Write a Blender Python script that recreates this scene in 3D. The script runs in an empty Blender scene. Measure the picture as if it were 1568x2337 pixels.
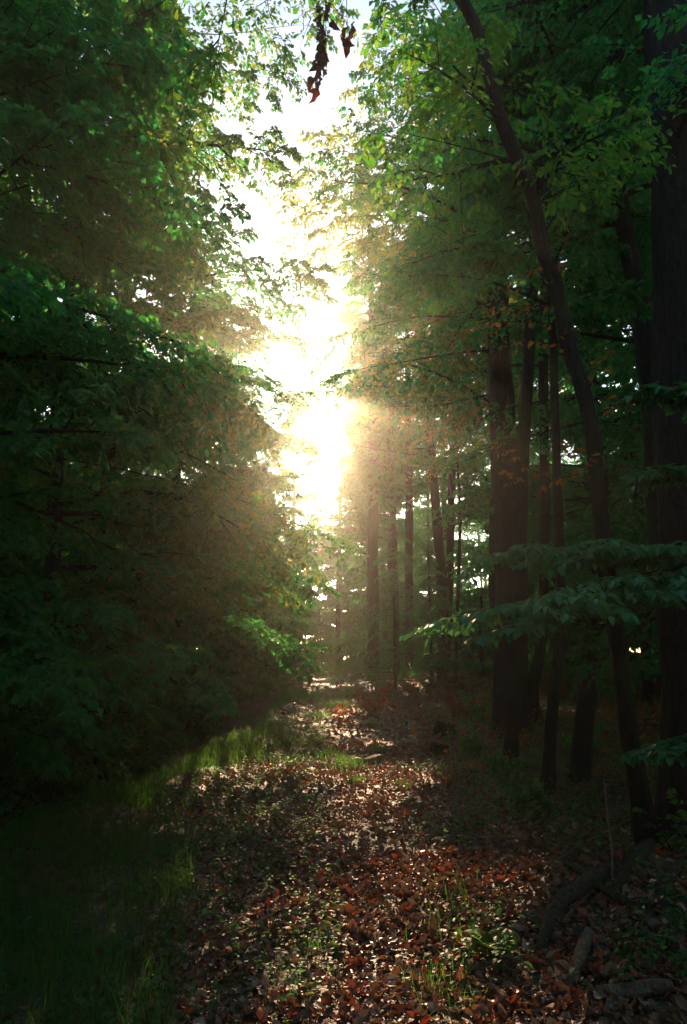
import bpy, math
import numpy as np
from mathutils import Vector, Matrix, Euler
R = math.radians
C = bpy.context.scene.collection
scene = bpy.context.scene

# ------------------------------------------------------------------ camera
CAM = np.array([0.0, 0.0, 1.6])
PITCH, YAW, LENS = 12.0, -1.45, 23.89
cam_d = bpy.data.cameras.new("camera")
cam = bpy.data.objects.new("camera", cam_d); C.objects.link(cam)
cam.location = CAM; cam.rotation_euler = (R(90 + PITCH), 0, R(YAW))
cam_d.sensor_fit = 'VERTICAL'; cam_d.sensor_height = 36; cam_d.sensor_width = 36; cam_d.lens = LENS
cam_d.clip_start = 0.05; cam_d.clip_end = 600
scene.camera = cam
CM = np.array(Euler((R(90 + PITCH), 0, R(YAW))).to_matrix())
def ray(px, py):                       # photo pixel (1568 x 2337 scale) -> direction
    return CM @ np.array([(px - 784) / 1550.8, (1168.5 - py) / 1550.8, -1.0])
def at(px, py, Y):                     # point on the upright plane at distance Y
    v = ray(px, py); return CAM + v * (Y / v[1])

# ------------------------------------------------------------------ light
sd = ray(731, 905); sd /= np.linalg.norm(sd)          # direction towards the sun
EL = math.asin(sd[2]); AZ = math.atan2(sd[0], sd[1])
w = bpy.data.worlds.new("World"); scene.world = w; w.use_nodes = True
nt = w.node_tree; bg = nt.nodes["Background"]
sky = nt.nodes.new("ShaderNodeTexSky"); sky.sky_type = 'NISHITA'; sky.sun_disc = False
sky.sun_elevation = EL; sky.sun_rotation = AZ; sky.air_density = 1.0; sky.dust_density = 0.8; sky.ozone_density = 1.0
nt.links.new(sky.outputs[0], bg.inputs[0]); bg.inputs[1].default_value = 0.15
sl = bpy.data.lights.new("sun", 'SUN'); sl.energy = 5.0; sl.angle = R(0.5); sl.color = (1.0, 0.66, 0.39)
so = bpy.data.objects.new("sun", sl); C.objects.link(so)
so.rotation_euler = Vector(-sd).to_track_quat('-Z', 'Y').to_euler()
scene.view_settings.view_transform = 'Standard'; scene.view_settings.look = 'None'
scene.view_settings.exposure = 1.15; scene.view_settings.gamma = 1.0
cy = scene.cycles
cy.max_bounces = 5; cy.diffuse_bounces = 3; cy.glossy_bounces = 1; cy.transmission_bounces = 3
cy.volume_bounces = 0; cy.transparent_max_bounces = 4; cy.caustics_reflective = False; cy.caustics_refractive = False
cy.use_denoising = True; cy.sample_clamp_indirect = 4.0; cy.use_adaptive_sampling = False
HAZE_DENSITY, HAZE_G = 0.0020, 0.87

# ------------------------------------------------------------------ helpers
def tag(o, label=None, cat=None, group=None, kind=None):
    if label: o['label'] = label
    if cat: o['category'] = cat
    if group: o['group'] = group
    if kind: o['kind'] = kind
    return o
def empty(name, loc, label, cat, group=None):
    o = bpy.data.objects.new(name, None); C.objects.link(o); o.location = loc; o.empty_display_size = 0.3
    return tag(o, label, cat, group)
def build(name, chunks, mats, parent=None, smooth=True):
    """chunks: list of (verts (n,3), faces (m,k), material index) -> ONE mesh object"""
    V, LI, LS, MI, SM = [], [], [], [], []; off = 0
    for v, f, mi in chunks:
        v = np.asarray(v, dtype=np.float64).reshape(-1, 3); f = np.asarray(f, dtype=np.int64)
        if len(v) == 0 or len(f) == 0: continue
        V.append(v); LI.append((f + off).ravel()); LS.append(np.full(len(f), f.shape[1])); MI.append(np.full(len(f), mi)); off += len(v)
    V = np.concatenate(V); LI = np.concatenate(LI); LS = np.concatenate(LS); MI = np.concatenate(MI)
    if parent is not None: V = V - np.array(parent.location)
    me = bpy.data.meshes.new(name)
    me.vertices.add(len(V)); me.vertices.foreach_set("co", V.astype(np.float32).ravel())
    me.loops.add(len(LI)); me.loops.foreach_set("vertex_index", LI.astype(np.int32))
    me.polygons.add(len(LS)); st = np.concatenate([[0], np.cumsum(LS)[:-1]])
    me.polygons.foreach_set("loop_start", st.astype(np.int32))
    me.polygons.foreach_set("material_index", MI.astype(np.int32))
    me.polygons.foreach_set("use_smooth", np.full(len(LS), smooth))
    for m in mats: me.materials.append(m)
    me.update(calc_edges=True)
    o = bpy.data.objects.new(name, me); C.objects.link(o)
    if parent is not None: o.parent = parent
    return o
def nrm(a): return a / np.maximum(np.linalg.norm(a, axis=-1, keepdims=True), 1e-9)
UP = np.array([0.0, 0.0, 1.0])

# leaf templates: (u along, v across, w normal), faces
def t_kite(): return np.array([(0, 0, 0), (.42, .34, .10), (1, 0, -.12), (.42, -.34, .10)]), np.array([(0, 2, 1), (0, 3, 2)])
def t_strip(us, hs, fold=.25, curl=.25, wav=0.0, tipw=0.0):
    v = []
    for i, (u, h) in enumerate(zip(us, hs)):
        wz = -curl * u * u + wav * math.sin(u * 9)
        v += [(u, h, wz + fold * h), (u, 0, wz), (u, -h, wz + fold * h + wav * math.cos(u * 7))]
    f = []
    for i in range(len(us) - 1):
        a = 3 * i; b = a + 3
        f += [(a, a + 1, b + 1, b), (a + 1, a + 2, b + 2, b + 1)]
    return np.array(v), np.array(f)
OVATE = t_strip([0, .12, .35, .6, .82, 1], [.01, .16, .27, .25, .14, .005])
OAK = t_strip([0, .12, .2, .3, .38, .5, .58, .72, .8, .92, 1], [.02, .05, .13, .07, .20, .10, .27, .14, .24, .14, .02], fold=.1)
LITTER = [t_strip([0, .18, .42, .7, 1], [.01, .2, .3, .22, .01], fold=f_, curl=c_, wav=w_) for f_, c_, w_ in
          ((.5, .2, .03), (-.3, -.3, .06), (.8, .5, .08), (.2, .05, .10), (.9, -.35, .08))]
LITTER += [t_strip([0, .1, .2, .32, .42, .55, .64, .8, 1], [.02, .12, .07, .22, .13, .27, .15, .19, .01], fold=f_, curl=c_, wav=w_) for f_, c_, w_ in ((.4, .3, .05), (-.4, -.3, .08))]
def place(tpl, P, T, N, S):
    """instances of a template: P base, T direction, N rough normal, S size (n) or (n,3)"""
    tv, tf = tpl; n = len(P)
    if n == 0: return np.zeros((0, 3)), np.zeros((0, tf.shape[1]), int)
    T = nrm(T); B = nrm(np.cross(N, T)); N = np.cross(T, B)
    S = np.asarray(S, float)
    if S.ndim == 1: S = np.stack([S, S, S], 1)
    v = P[:, None, :] + (tv[None, :, 0:1] * S[:, None, 0:1]) * T[:, None, :] + (tv[None, :, 1:2] * S[:, None, 1:2]) * B[:, None, :] + (tv[None, :, 2:3] * S[:, None, 2:3]) * N[:, None, :]
    f = tf[None] + (np.arange(n) * len(tv))[:, None, None]
    return v.reshape(-1, 3), f.reshape(-1, tf.shape[1])
# curves: dict P,D,L,S,Rr ; point(t) = P + D L t - S t^2 z + wiggle
def mk(P, D, L, S, Rr, rng):
    n = len(P); D = nrm(D)
    A = nrm(np.cross(D, UP) + 1e-6); W = A * rng.normal(0, .05, n)[:, None] * np.asarray(L)[:, None] + UP * rng.normal(0, .03, n)[:, None] * np.asarray(L)[:, None]
    return dict(P=np.asarray(P, float), D=D, L=np.asarray(L, float), S=np.asarray(S, float), R=np.asarray(Rr, float), W=W)
def pt(c, i, t):
    t = t[:, None]
    return c['P'][i] + c['D'][i] * c['L'][i][:, None] * t - UP * c['S'][i][:, None] * t * t + c['W'][i] * np.sin(t * 5.0) * t
def tg(c, i, t):
    t = t[:, None]
    return nrm(c['D'][i] * c['L'][i][:, None] - 2 * UP * c['S'][i][:, None] * t + c['W'][i] * (5 * np.cos(t * 5.0) * t + np.sin(t * 5)))
def sub(c, m):
    return {k: v[m] for k, v in c.items()}
def tubes(c, K=5, sides=4, tip=.2):
    n = len(c['P'])
    if n == 0: return np.zeros((0, 3)), np.zeros((0, 4), int)
    ts = np.linspace(0, 1, K); i = np.repeat(np.arange(n), K); t = np.tile(ts, n)
    p = pt(c, i, t); T = tg(c, i, t); A = nrm(np.cross(T, UP + np.array([.01, .013, 0]))); B = np.cross(T, A)
    r = (c['R'][i] * (1 - (1 - tip) * t))[:, None]
    rings = [p + r * (math.cos(a) * A + math.sin(a) * B) for a in np.arange(sides) * 2 * math.pi / sides]
    v = np.stack(rings, 1).reshape(-1, 3)
    base = (np.arange(n) * K * sides)[:, None, None] + (np.arange(K - 1) * sides)[None, :, None]
    k = np.arange(sides); q = np.stack([k, (k + 1) % sides, (k + 1) % sides + sides, k + sides], 1)
    f = base[..., None] + q[None, None]
    return v, f.reshape(-1, 4)
def kids(c, n, rng, t0=.12, t1=.97, ratio=.4, ang=(40, 65), zj=.12, sag=.12, rr=.45, taper=.6):
    N = len(c['P'])
    if N == 0: return mk(np.zeros((0, 3)), np.zeros((0, 3)), np.zeros(0), np.zeros(0), np.zeros(0), rng)
    i = np.repeat(np.arange(N), n)
    t = np.clip(np.tile(np.linspace(t0, t1, n), N) + rng.uniform(-.5, .5, N * n) * (t1 - t0) / n, 0.02, 1)
    side = np.tile(np.where(np.arange(n) % 2 == 0, 1.0, -1.0), N)
    T = tg(c, i, t); H = nrm(np.cross(T, UP)); a = np.radians(rng.uniform(ang[0], ang[1], N * n))
    D = T * np.cos(a)[:, None] + H * (side * np.sin(a))[:, None] + UP * rng.normal(0, zj, N * n)[:, None]
    L = c['L'][i] * ratio * (1 - taper * t) * rng.uniform(.6, 1.25, N * n)
    return mk(pt(c, i, t), D, L, L * sag * rng.uniform(.3, 1.8, N * n), c['R'][i] * (1 - .7 * t) * rr, rng)
def leaves(c, n, rng, size=.08, t0=.1, tpl=None, droop=.3, njit=.45, sj=.3):
    tpl = tpl or t_kite(); N = len(c['P']); i = np.repeat(np.arange(N), n)
    t = np.clip(np.tile(np.linspace(t0, 1, n), N) + rng.uniform(-.4, .4, N * n) / n, 0, 1)
    side = np.tile(np.where(np.arange(n) % 2 == 0, 1.0, -1.0), N)
    T = tg(c, i, t); H = nrm(np.cross(T, UP)); a = np.radians(rng.uniform(25, 80, N * n))
    D = T * np.cos(a)[:, None] + H * (side * np.sin(a))[:, None] + UP * (-droop + rng.normal(0, .25, N * n))[:, None]
    Nn = UP + rng.normal(0, njit, (N * n, 3))
    s = size * rng.uniform(1 - sj, 1 + sj, N * n)
    return place(tpl, pt(c, i, t), D, Nn, s)
def smooth_path(pts, K):
    pts = np.asarray(pts, float); n = len(pts); out = []
    for s in np.linspace(0, n - 1, K):
        i = min(int(s), n - 2); u = s - i
        p0 = pts[max(i - 1, 0)]; p1 = pts[i]; p2 = pts[i + 1]; p3 = pts[min(i + 2, n - 1)]
        out.append(.5 * ((2 * p1) + (-p0 + p2) * u + (2 * p0 - 5 * p1 + 4 * p2 - p3) * u * u + (-p0 + 3 * p1 - 3 * p2 + p3) * u ** 3))
    return np.array(out)
def pole(path, rng, K=40, sides=14, rough=.06, flare=0.0, cap=False, jag=0.0):
    """path: (n,4) x,y,z,r from bottom to top"""
    q = smooth_path(path, K); p = q[:, :3]; r = q[:, 3].copy()
    T = nrm(np.gradient(p, axis=0)); ref = np.where(np.abs(T[:, 2:3]) > .7, np.array([[0, 1.0, 0]]), UP[None])
    A = nrm(np.cross(T, ref)); B = np.cross(T, A)
    h = np.linspace(0, 1, K); lenm = np.concatenate([[0], np.cumsum(np.linalg.norm(np.diff(p, axis=0), axis=1))])
    ph = rng.uniform(0, 6.28, 6)
    rings = []
    for k in range(sides):
        a = 2 * math.pi * k / sides
        m = 1 + rough * (np.sin(3 * a + ph[0] + lenm * 1.1) + .7 * np.sin(5 * a + ph[1] - lenm * 1.7) + .6 * np.sin(2 * a + lenm * 3.1 + ph[2])) + rng.normal(0, rough * .35, K)
        fl = flare * np.exp(-lenm / .22) * (1 + .5 * math.sin(4 * a + ph[3]) + .4 * math.sin(7 * a + ph[4]))
        rr = r * (m + fl)
        ring = p + rr[:, None] * (math.cos(a) * A + math.sin(a) * B)
        if jag: ring[-1] += T[-1] * jag * rng.uniform(-1, 1)
        rings.append(ring)
    v = np.stack(rings, 1).reshape(-1, 3); k = np.arange(sides)
    q4 = np.stack([k, (k + 1) % sides, (k + 1) % sides + sides, k + sides], 1)
    f = (np.arange(K - 1) * sides)[:, None, None] + q4[None]
    ch = [(v, f.reshape(-1, 4), 0)]
    if cap:
        for e in (0, K - 1):
            ring = v[e * sides:(e + 1) * sides]; c0 = ring.mean(0) + (T[e] * (-.1 if e else .1) * r[e])
            ch.append((np.vstack([ring, c0]), np.array([(j, (j + 1) % sides, sides) for j in range(sides)]), 1 if cap == 2 else 0))
    return ch, q

# ------------------------------------------------------------------ materials
def mat(name):
    m = bpy.data.materials.new(name); m.use_nodes = True; n = m.node_tree; p = n.nodes["Principled BSDF"]
    return m, n, p, n.nodes["Material Output"]
def ramp(n, cols, pos=None, interp='LINEAR'):
    r = n.nodes.new("ShaderNodeValToRGB"); e = r.color_ramp.elements; r.color_ramp.interpolation = interp
    pos = pos or [i / (len(cols) - 1) for i in range(len(cols))]
    while len(e) < len(cols): e.new(.5)
    for i, c in enumerate(cols): e[i].position = pos[i]; e[i].color = (*c, 1)
    return r
def leaf_mat(name, cols, trans, rough=.45, mix=.55, spec=.3, pos=None):
    m, n, p, out = mat(name)
    g = n.nodes.new("ShaderNodeNewGeometry"); r = ramp(n, cols, pos); n.links.new(g.outputs['Random Per Island'], r.inputs[0])
    r2 = ramp(n, trans, pos); n.links.new(g.outputs['Random Per Island'], r2.inputs[0])
    n.links.new(r.outputs[0], p.inputs['Base Color']); p.inputs['Roughness'].default_value = rough; p.inputs['Specular IOR Level'].default_value = spec
    t = n.nodes.new("ShaderNodeBsdfTranslucent"); n.links.new(r2.outputs[0], t.inputs[0])
    mx = n.nodes.new("ShaderNodeMixShader"); mx.inputs[0].default_value = mix
    n.links.new(p.outputs[0], mx.inputs[1]); n.links.new(t.outputs[0], mx.inputs[2]); n.links.new(mx.outputs[0], out.inputs[0])
    return m
GREEN = leaf_mat("beech_leaf", [(.005, .085, .032), (.010, .11, .034), (.025, .13, .026), (.008, .10, .045)], [(.03, .44, .09), (.07, .50, .08), (.18, .54, .06), (.04, .46, .13)])
GREEN_FAR = leaf_mat("woods_leaf", [(.005, .075, .030), (.010, .10, .036), (.025, .12, .028)], [(.03, .42, .11), (.06, .48, .09), (.18, .50, .06)])
LIME = leaf_mat("oak_leaf", [(.015, .09, .02), (.03, .12, .02), (.06, .14, .02)], [(.08, .44, .03), (.16, .52, .04), (.36, .54, .05)])
SUNGOLD = leaf_mat("sungold_tinted_beech_leaf", [(.04, .10, .02), (.08, .12, .02), (.02, .09, .03)], [(.40, .52, .06), (.60, .56, .08), (.16, .44, .08)], mix=.6)  # gold of the backlighting sun is put into the leaf colour
SUNTINT = leaf_mat("sun_tinted_beech_leaf", [(.01, .10, .03), (.03, .12, .03), (.06, .12, .02)], [(.06, .46, .09), (.24, .52, .07), (.46, .54, .08)], mix=.58)  # beech leaf with a milder sunlight tint painted into its colour
TEAL = leaf_mat("low_beech_leaf", [(.02, .20, .08), (.03, .24, .09), (.07, .24, .06)], [(.08, .30, .08), (.10, .32, .08), (.16, .36, .08)], rough=.4, mix=.4, spec=.45)
AUTUMN = leaf_mat("autumn_leaf", [(.30, .07, .015), (.34, .14, .02), (.20, .05, .015), (.30, .18, .03)], [(.55, .16, .02), (.62, .30, .03), (.40, .10, .02), (.55, .40, .05)])
RED = leaf_mat("red_leaf", [(.26, .045, .02), (.32, .07, .02), (.16, .03, .015)], [(.55, .10, .03), (.60, .16, .03), (.35, .06, .02)])
DEAD = leaf_mat("withered_leaf", [(.10, .035, .02), (.14, .03, .02), (.06, .025, .015)], [(.12, .035, .02), (.26, .04, .02), (.07, .025, .02)], rough=.6, mix=.2)
LITTERM = leaf_mat("litter_leaf", [(.10, .05, .028), (.30, .20, .13), (.20, .075, .03), (.32, .05, .015), (.13, .10, .065), (.32, .21, .14), (.18, .06, .03), (.06, .035, .02)],
                   [(.12, .05, .02), (.26, .14, .07), (.30, .10, .03), (.50, .08, .02), (.15, .07, .04), (.30, .2, .1), (.18, .06, .02), (.08, .03, .02)], rough=.46, mix=.22, spec=.5)
GRASSM = leaf_mat("grass_blade", [(.012, .07, .018), (.02, .10, .02), (.05, .11, .02), (.015, .06, .02)], [(.06, .34, .03), (.12, .44, .04), (.26, .46, .04), (.05, .26, .04)], rough=.6, mix=.62, spec=.25)
FERNM = leaf_mat("fern_leaf", [(.05, .14, .02), (.08, .17, .02), (.11, .16, .02)], [(.24, .46, .03), (.36, .52, .03), (.5, .5, .05)])
HERBM = leaf_mat("herb_leaf", [(.02, .09, .03), (.03, .12, .04), (.045, .14, .04)], [(.10, .36, .06), (.16, .42, .06), (.26, .44, .06)])
def bark_mat(name, c0, c1, moss=0.0, scale=1.0):
    m, n, p, out = mat(name)
    tc = n.nodes.new("ShaderNodeTexCoord"); mp = n.nodes.new("ShaderNodeMapping"); mp.inputs['Scale'].default_value = (14 * scale, 14 * scale, 2.6 * scale)
    n.links.new(tc.outputs['Object'], mp.inputs[0])
    v = n.nodes.new("ShaderNodeTexVoronoi"); v.feature = 'DISTANCE_TO_EDGE'; v.inputs['Scale'].default_value = 1.6
    nz = n.nodes.new("ShaderNodeTexNoise"); nz.inputs['Scale'].default_value = 2.2; nz.inputs['Detail'].default_value = 6; nz.inputs['Roughness'].default_value = .65
    ad = n.nodes.new("ShaderNodeVectorMath"); ad.operation = 'ADD'
    n.links.new(mp.outputs[0], nz.inputs[0]); n.links.new(mp.outputs[0], ad.inputs[0]); n.links.new(nz.outputs['Color'], ad.inputs[1]); n.links.new(ad.outputs[0], v.inputs[0])
    r = ramp(n, [c0, c1]); n.links.new(nz.outputs[0], r.inputs[0]); r.color_ramp.elements[0].position = .35; r.color_ramp.elements[1].position = .7
    last = r.outputs[0]
    if moss:
        n2 = n.nodes.new("ShaderNodeTexNoise"); n2.inputs['Scale'].default_value = 1.7; n2.inputs['Detail'].default_value = 5; n.links.new(tc.outputs['Object'], n2.inputs[0])
        r2 = ramp(n, [(0, 0, 0), (moss, moss, moss)], [.45, .62]); n.links.new(n2.outputs[0], r2.inputs[0])
        mx = n.nodes.new("ShaderNodeMixRGB"); n.links.new(r2.outputs[0], mx.inputs[0]); n.links.new(last, mx.inputs[1]); mx.inputs[2].default_value = (.03, .07, .02, 1); last = mx.outputs[0]
    n.links.new(last, p.inputs['Base Color']); p.inputs['Roughness'].default_value = .85; p.inputs['Specular IOR Level'].default_value = .25
    ma = n.nodes.new("ShaderNodeMath"); ma.operation = 'MULTIPLY_ADD'; n.links.new(v.outputs[0], ma.inputs[0]); ma.inputs[1].default_value = 1.4; n.links.new(nz.outputs[0], ma.inputs[2])
    b = n.nodes.new("ShaderNodeBump"); b.inputs['Strength'].default_value = 1.0; b.inputs['Distance'].default_value = .08; n.links.new(ma.outputs[0], b.inputs['Height']); n.links.new(b.outputs[0], p.inputs['Normal'])
    return m
BARK = bark_mat("bark", (.013, .015, .010), (.042, .043, .030), moss=.7)
BARK_OAK = bark_mat("oak_bark", (.015, .015, .011), (.05, .046, .035), moss=.35)
BARK_PINE = bark_mat("pine_bark", (.017, .016, .013), (.055, .05, .04), scale=.8)
TWIG = bark_mat("twig_bark", (.012, .015, .008), (.028, .032, .016))
WOOD = bark_mat("bare_wood", (.20, .16, .11), (.42, .35, .25), scale=1.6)
ROOTBARK = bark_mat("root_bark", (.07, .055, .04), (.20, .16, .11), moss=.6, scale=1.5)
WOODEND = bark_mat("cut_wood", (.22, .15, .09), (.4, .29, .18), scale=3)
m, n, p, out = mat("forest_soil"); SOIL = m
tc = n.nodes.new("ShaderNodeTexCoord")
n1 = n.nodes.new("ShaderNodeTexNoise"); n1.inputs['Scale'].default_value = .8; n1.inputs['Detail'].default_value = 6
v1 = n.nodes.new("ShaderNodeTexVoronoi"); v1.inputs['Scale'].default_value = 16; v1.inputs['Randomness'].default_value = 1
n3 = n.nodes.new("ShaderNodeTexNoise"); n3.inputs['Scale'].default_value = 30; n3.inputs['Detail'].default_value = 5
for q in (n1, v1, n3): n.links.new(tc.outputs['Object'], q.inputs['Vector'])
sx = n.nodes.new("ShaderNodeSeparateColor"); n.links.new(v1.outputs['Color'], sx.inputs[0])
r1 = ramp(n, [(.035, .02, .012), (.11, .055, .03), (.18, .11, .065), (.06, .03, .018), (.2, .06, .02)]); n.links.new(sx.outputs[0], r1.inputs[0])
r2 = ramp(n, [(0, 0, 0), (.8, .8, .8)], [.48, .62]); n.links.new(n1.outputs[0], r2.inputs[0])
mx = n.nodes.new("ShaderNodeMixRGB"); n.links.new(r2.outputs[0], mx.inputs[0]); n.links.new(r1.outputs[0], mx.inputs[1]); mx.inputs[2].default_value = (.025, .045, .015, 1)
n.links.new(mx.outputs[0], p.inputs['Base Color']); p.inputs['Roughness'].default_value = .6
ad = n.nodes.new("ShaderNodeMath"); ad.operation = 'ADD'; n.links.new(sx.outputs[1], ad.inputs[0]); n.links.new(n3.outputs[0], ad.inputs[1])
b = n.nodes.new("ShaderNodeBump"); b.inputs['Distance'].default_value = .03; n.links.new(ad.outputs[0], b.inputs['Height']); n.links.new(b.outputs[0], p.inputs['Normal'])

# ------------------------------------------------------------------ ground
def snoise(x, y, s, ph=0.0):
    return (np.sin(x * s + 1.3 * np.sin(y * s * .7 + ph) + ph) + np.sin(y * s * 1.13 + 1.7 * np.sin(x * s * .83 + 2 + ph)) + .6 * np.sin((x + y) * s * 1.9 + ph * 2) + .6 * np.sin((x * .6 - y) * s * 2.3 + 4 + ph)) / 3.2
def xe(y):   # left edge of the raised path
    y = np.asarray(y, float)
    return np.where(y < 13.6, -2.35 + (y - 7.2) * .164, -1.30) .clip(-2.9, -1.3) + .12 * np.sin(y * .9)
def sstep(a, b, x):
    t = np.clip((x - a) / (b - a), 0, 1); return t * t * (3 - 2 * t)
def hgt(x, y):
    x = np.asarray(x, float); y = np.asarray(y, float)
    e = xe(y); d = e - x
    z = -.62 * sstep(-.1, 1.3, d) + .75 * sstep(2.6, 5.2, d) + 1.2 * sstep(6, 25, d)
    z = z + .60 * sstep(19, 33, y) + .4 * sstep(45, 90, y)
    z = z + .55 * sstep(1.6, 9, x) + .5 * sstep(10, 30, x)
    z = z + .14 * np.exp(-((d + .15) / .4) ** 2)
    z = z + .30 * np.exp(-(((x - 2.0) / .75) ** 2 + ((y - 4.6) / 1.3) ** 2))
    z = z + .07 * snoise(x, y, .9) * sstep(.3, 2.5, np.abs(x)) + .025 * snoise(x, y, 2.7, 1) + .012 * snoise(x, y, 7, 2)
    z = z + .3 * snoise(x, y, .22, 5) * sstep(5, 14, np.abs(x))
    return z
Z0 = float(hgt(0.0, 0.0))
_h = hgt
def hgt(x, y): return _h(x, y) - Z0
def ground(px, py):
    v = ray(px, py); t = 1.0
    while t < 150:
        q = CAM + v * t
        if q[2] <= hgt(q[0], q[1]): break
        t += .01 if t < 15 else .05
    return CAM + v * t
def axis(segs):
    out = []
    for a, b, s in segs: out.append(np.arange(a, b, s))
    return np.concatenate(out + [[segs[-1][1]]])
gx = axis([(-400, -60, 40), (-60, -12, 2), (-12, -4, .3), (-4, 4, .08), (4, 12, .3), (12, 60, 2), (60, 400, 40)])
gy = axis([(-400, -40, 40), (-40, -2, 2), (-2, 14, .09), (14, 30, .25), (30, 90, 1.5), (90, 600, 40)])
X, Yg = np.meshgrid(gx, gy, indexing='ij'); Zg = hgt(X, Yg)
vv = np.stack([X, Yg, Zg], -1).reshape(-1, 3); ny = len(gy); ii, jj = np.meshgrid(np.arange(len(gx) - 1), np.arange(ny - 1), indexing='ij')
a0 = (ii * ny + jj).ravel(); ff = np.stack([a0, a0 + ny, a0 + ny + 1, a0 + 1], 1)
tag(build("ground", [(vv, ff, 0)], [SOIL]), kind='structure')

# ------------------------------------------------------------------ trees
def clear_path(p, sun_only=False):
    """True where foliage may hang: the open strip over the path, as wide as the sky gap of the photo, stays free"""
    x, y, z = p[:, 0], p[:, 1], p[:, 2]
    n = .65 * snoise(y * 1.0, z * 1.3, .6, 3) + .5 * snoise(y, z, 1.6, 8) + .3 * snoise(y, z, 4.1, 3)
    k = 1 - .75 * sstep(30, 48, y)
    l = (-.78 - 1.4 * sstep(.42, .75, (z - 1) / y) + n * (.42 + .68 * sstep(.42, .6, (z - 1) / y))) * k; r = (.55 + .8 * n + .25 * sstep(14, 30, y) - .9 * sstep(9.5, 13, z) * (y < 22)) * k
    g = y - z / .405                       # where the sun ray through this point meets the ground
    l = np.where((g > 0) & (g < 6.5), np.maximum(l, -.4), l); l = np.where((g > 6.5) & (g < 30), np.maximum(l, -1.0), l)
    low = (x > -2.6) & (x < 2.3) & (z < 2.6) & (y < 45)
    near = (y < 4.2) & (z < 4) & (np.abs(x) < 4)
    hole = ((g > 2.2) & (g < 9.5) & (x > -.25 + .2 * n) & (x < 1.0 + .9 * n)) | ((g > 7.0) & (g < 13.2) & (x > -2.7) & (x < -1.25)) | ((g > 11) & (g < 13.5) & (x > 1.6) & (x < 3.2) & (z < 9)) | ((g > 16) & (g < 19) & (x > -3.2) & (x < -1.6) & (z < 9))
    if sun_only: return ~hole
    return ~(((x > l) & (x < r)) | low | near | hole)
def beech(name, label, cat, base, H, r0, seed, nl=46, z0=1.4, Lmax=4.2, az=None, n1=13, n2=7, n3=9, size=.085, lean=(0, 0), trunk=None,
          cull=True, group=None, limbs=(), bark=None, leafm=None, droop=.22, tpl=None, extra=None, flare=.5, topfrac=.15, zmax=1.0, lo=.55, sun=False):
    rng = np.random.default_rng(seed)
    base = np.array([base[0], base[1], float(hgt(base[0], base[1])) - .05]) if trunk is None else np.array(trunk[0][:3])
    if trunk is None:
        pts = []
        for k in range(6):
            u = k / 5; pts.append([base[0] + lean[0] * u + .12 * rng.normal() * (k > 0), base[1] + lean[1] * u + .12 * rng.normal() * (k > 0), base[2] + H * u, r0 * (1 - .85 * u ** 1.2)])
        trunk = pts
    root = empty(name, base, label, cat, group)
    ch, q = pole(trunk, rng, K=60, flare=flare)
    z = q[:, 2]; zb = z[0]; Ht = z[-1] - zb
    # limbs
    zz = zb + z0 + (Ht * zmax - z0) * (np.arange(nl) + rng.uniform(0, 1, nl)) / nl
    P = np.stack([np.interp(zz, z, q[:, k]) for k in range(3)], 1); rt = np.interp(zz, z, q[:, 3])
    a = rng.uniform(0, 2 * math.pi, nl) if az is None else np.radians(az[0] + az[1] * rng.normal(0, 1, nl) * .6)
    if az is not None:
        m = rng.random(nl) < .3; a[m] = rng.uniform(0, 2 * math.pi, m.sum())
    u = (zz - zb) / Ht
    prof = np.where(u < .45, lo + (1 - lo) * u / .45, 1 - (1 - topfrac) * ((u - .45) / .55) ** 1.4)
    L = Lmax * prof * rng.uniform(.5, 1.3, nl)
    D = np.stack([np.cos(a), np.sin(a), np.clip(.10 + .75 * u ** 1.3 + rng.normal(0, .12, nl), -.1, 1.4)], 1)
    c0 = mk(P, D, L, L * droop * rng.uniform(.4, 1.5, nl), np.minimum(rt * .5, .010 + .011 * L), rng)
    for (pa, pb, sg, rr) in limbs:
        pa = np.array(pa, float); pb = np.array(pb, float); d = pb - pa; l = np.linalg.norm(d)
        cx = mk(pa[None], (d + UP * sg * l)[None] / l, np.array([l]), np.array([sg * l]), np.array([rr * (.6 if rr < .055 else 1)]), rng)
        c0 = {k: np.concatenate([c0[k], cx[k]]) for k in c0}
    if cull:
        ends = pt(c0, np.arange(len(c0['P'])), np.full(len(c0['P']), .0)); own0 = np.arange(len(ends)) >= nl; m_ = clear_path(ends) | own0; c0 = sub(c0, m_); own0 = own0[m_]
        for it in range(8):   # a limb stops where the open strip begins
            nn = len(c0['P']); bad = ~clear_path(pt(c0, np.arange(nn), np.ones(nn))); bad &= ~own0
            c0['L'] = np.where(bad, c0['L'] * .88, c0['L']); c0['S'] = np.where(bad, c0['S'] * .82, c0['S'])
        m_ = c0['L'] > .3; c0 = sub(c0, m_); c0_own = own0[m_]
    c1 = kids(c0, n1, rng, ratio=.5, t0=.15, sag=.25, zj=.28)
    if cull:
        own = np.repeat(c0_own, n1); c1 = sub(c1, own | clear_path(pt(c1, np.arange(len(c1['P'])), np.full(len(c1['P']), .55))))
    if sun: c1 = sub(c1, clear_path(pt(c1, np.arange(len(c1['P'])), np.full(len(c1['P']), .55)), True))
    c1['R'] = np.maximum(c1['R'], .004)
    c2 = kids(c1, n2, rng, ratio=.5, t0=.12, zj=.38, sag=.3)
    c2['L'] = np.maximum(c2['L'], .12); c2['R'] = np.maximum(c2['R'] * .8, .002)
    tv = [tubes(c0, 9, 6, .1) + (0,)]
    build("trunk", ch + tv, [bark or BARK], root)
    n = len(c1['P'])
    cr = [tubes(c1, 4, 3) + (0,), tubes(c2, 3, 3) + (0,), leaves(c2, n3, rng, size, tpl=tpl) + (1,), leaves(c1, n3, rng, size, tpl=tpl) + (1,)]
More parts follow.
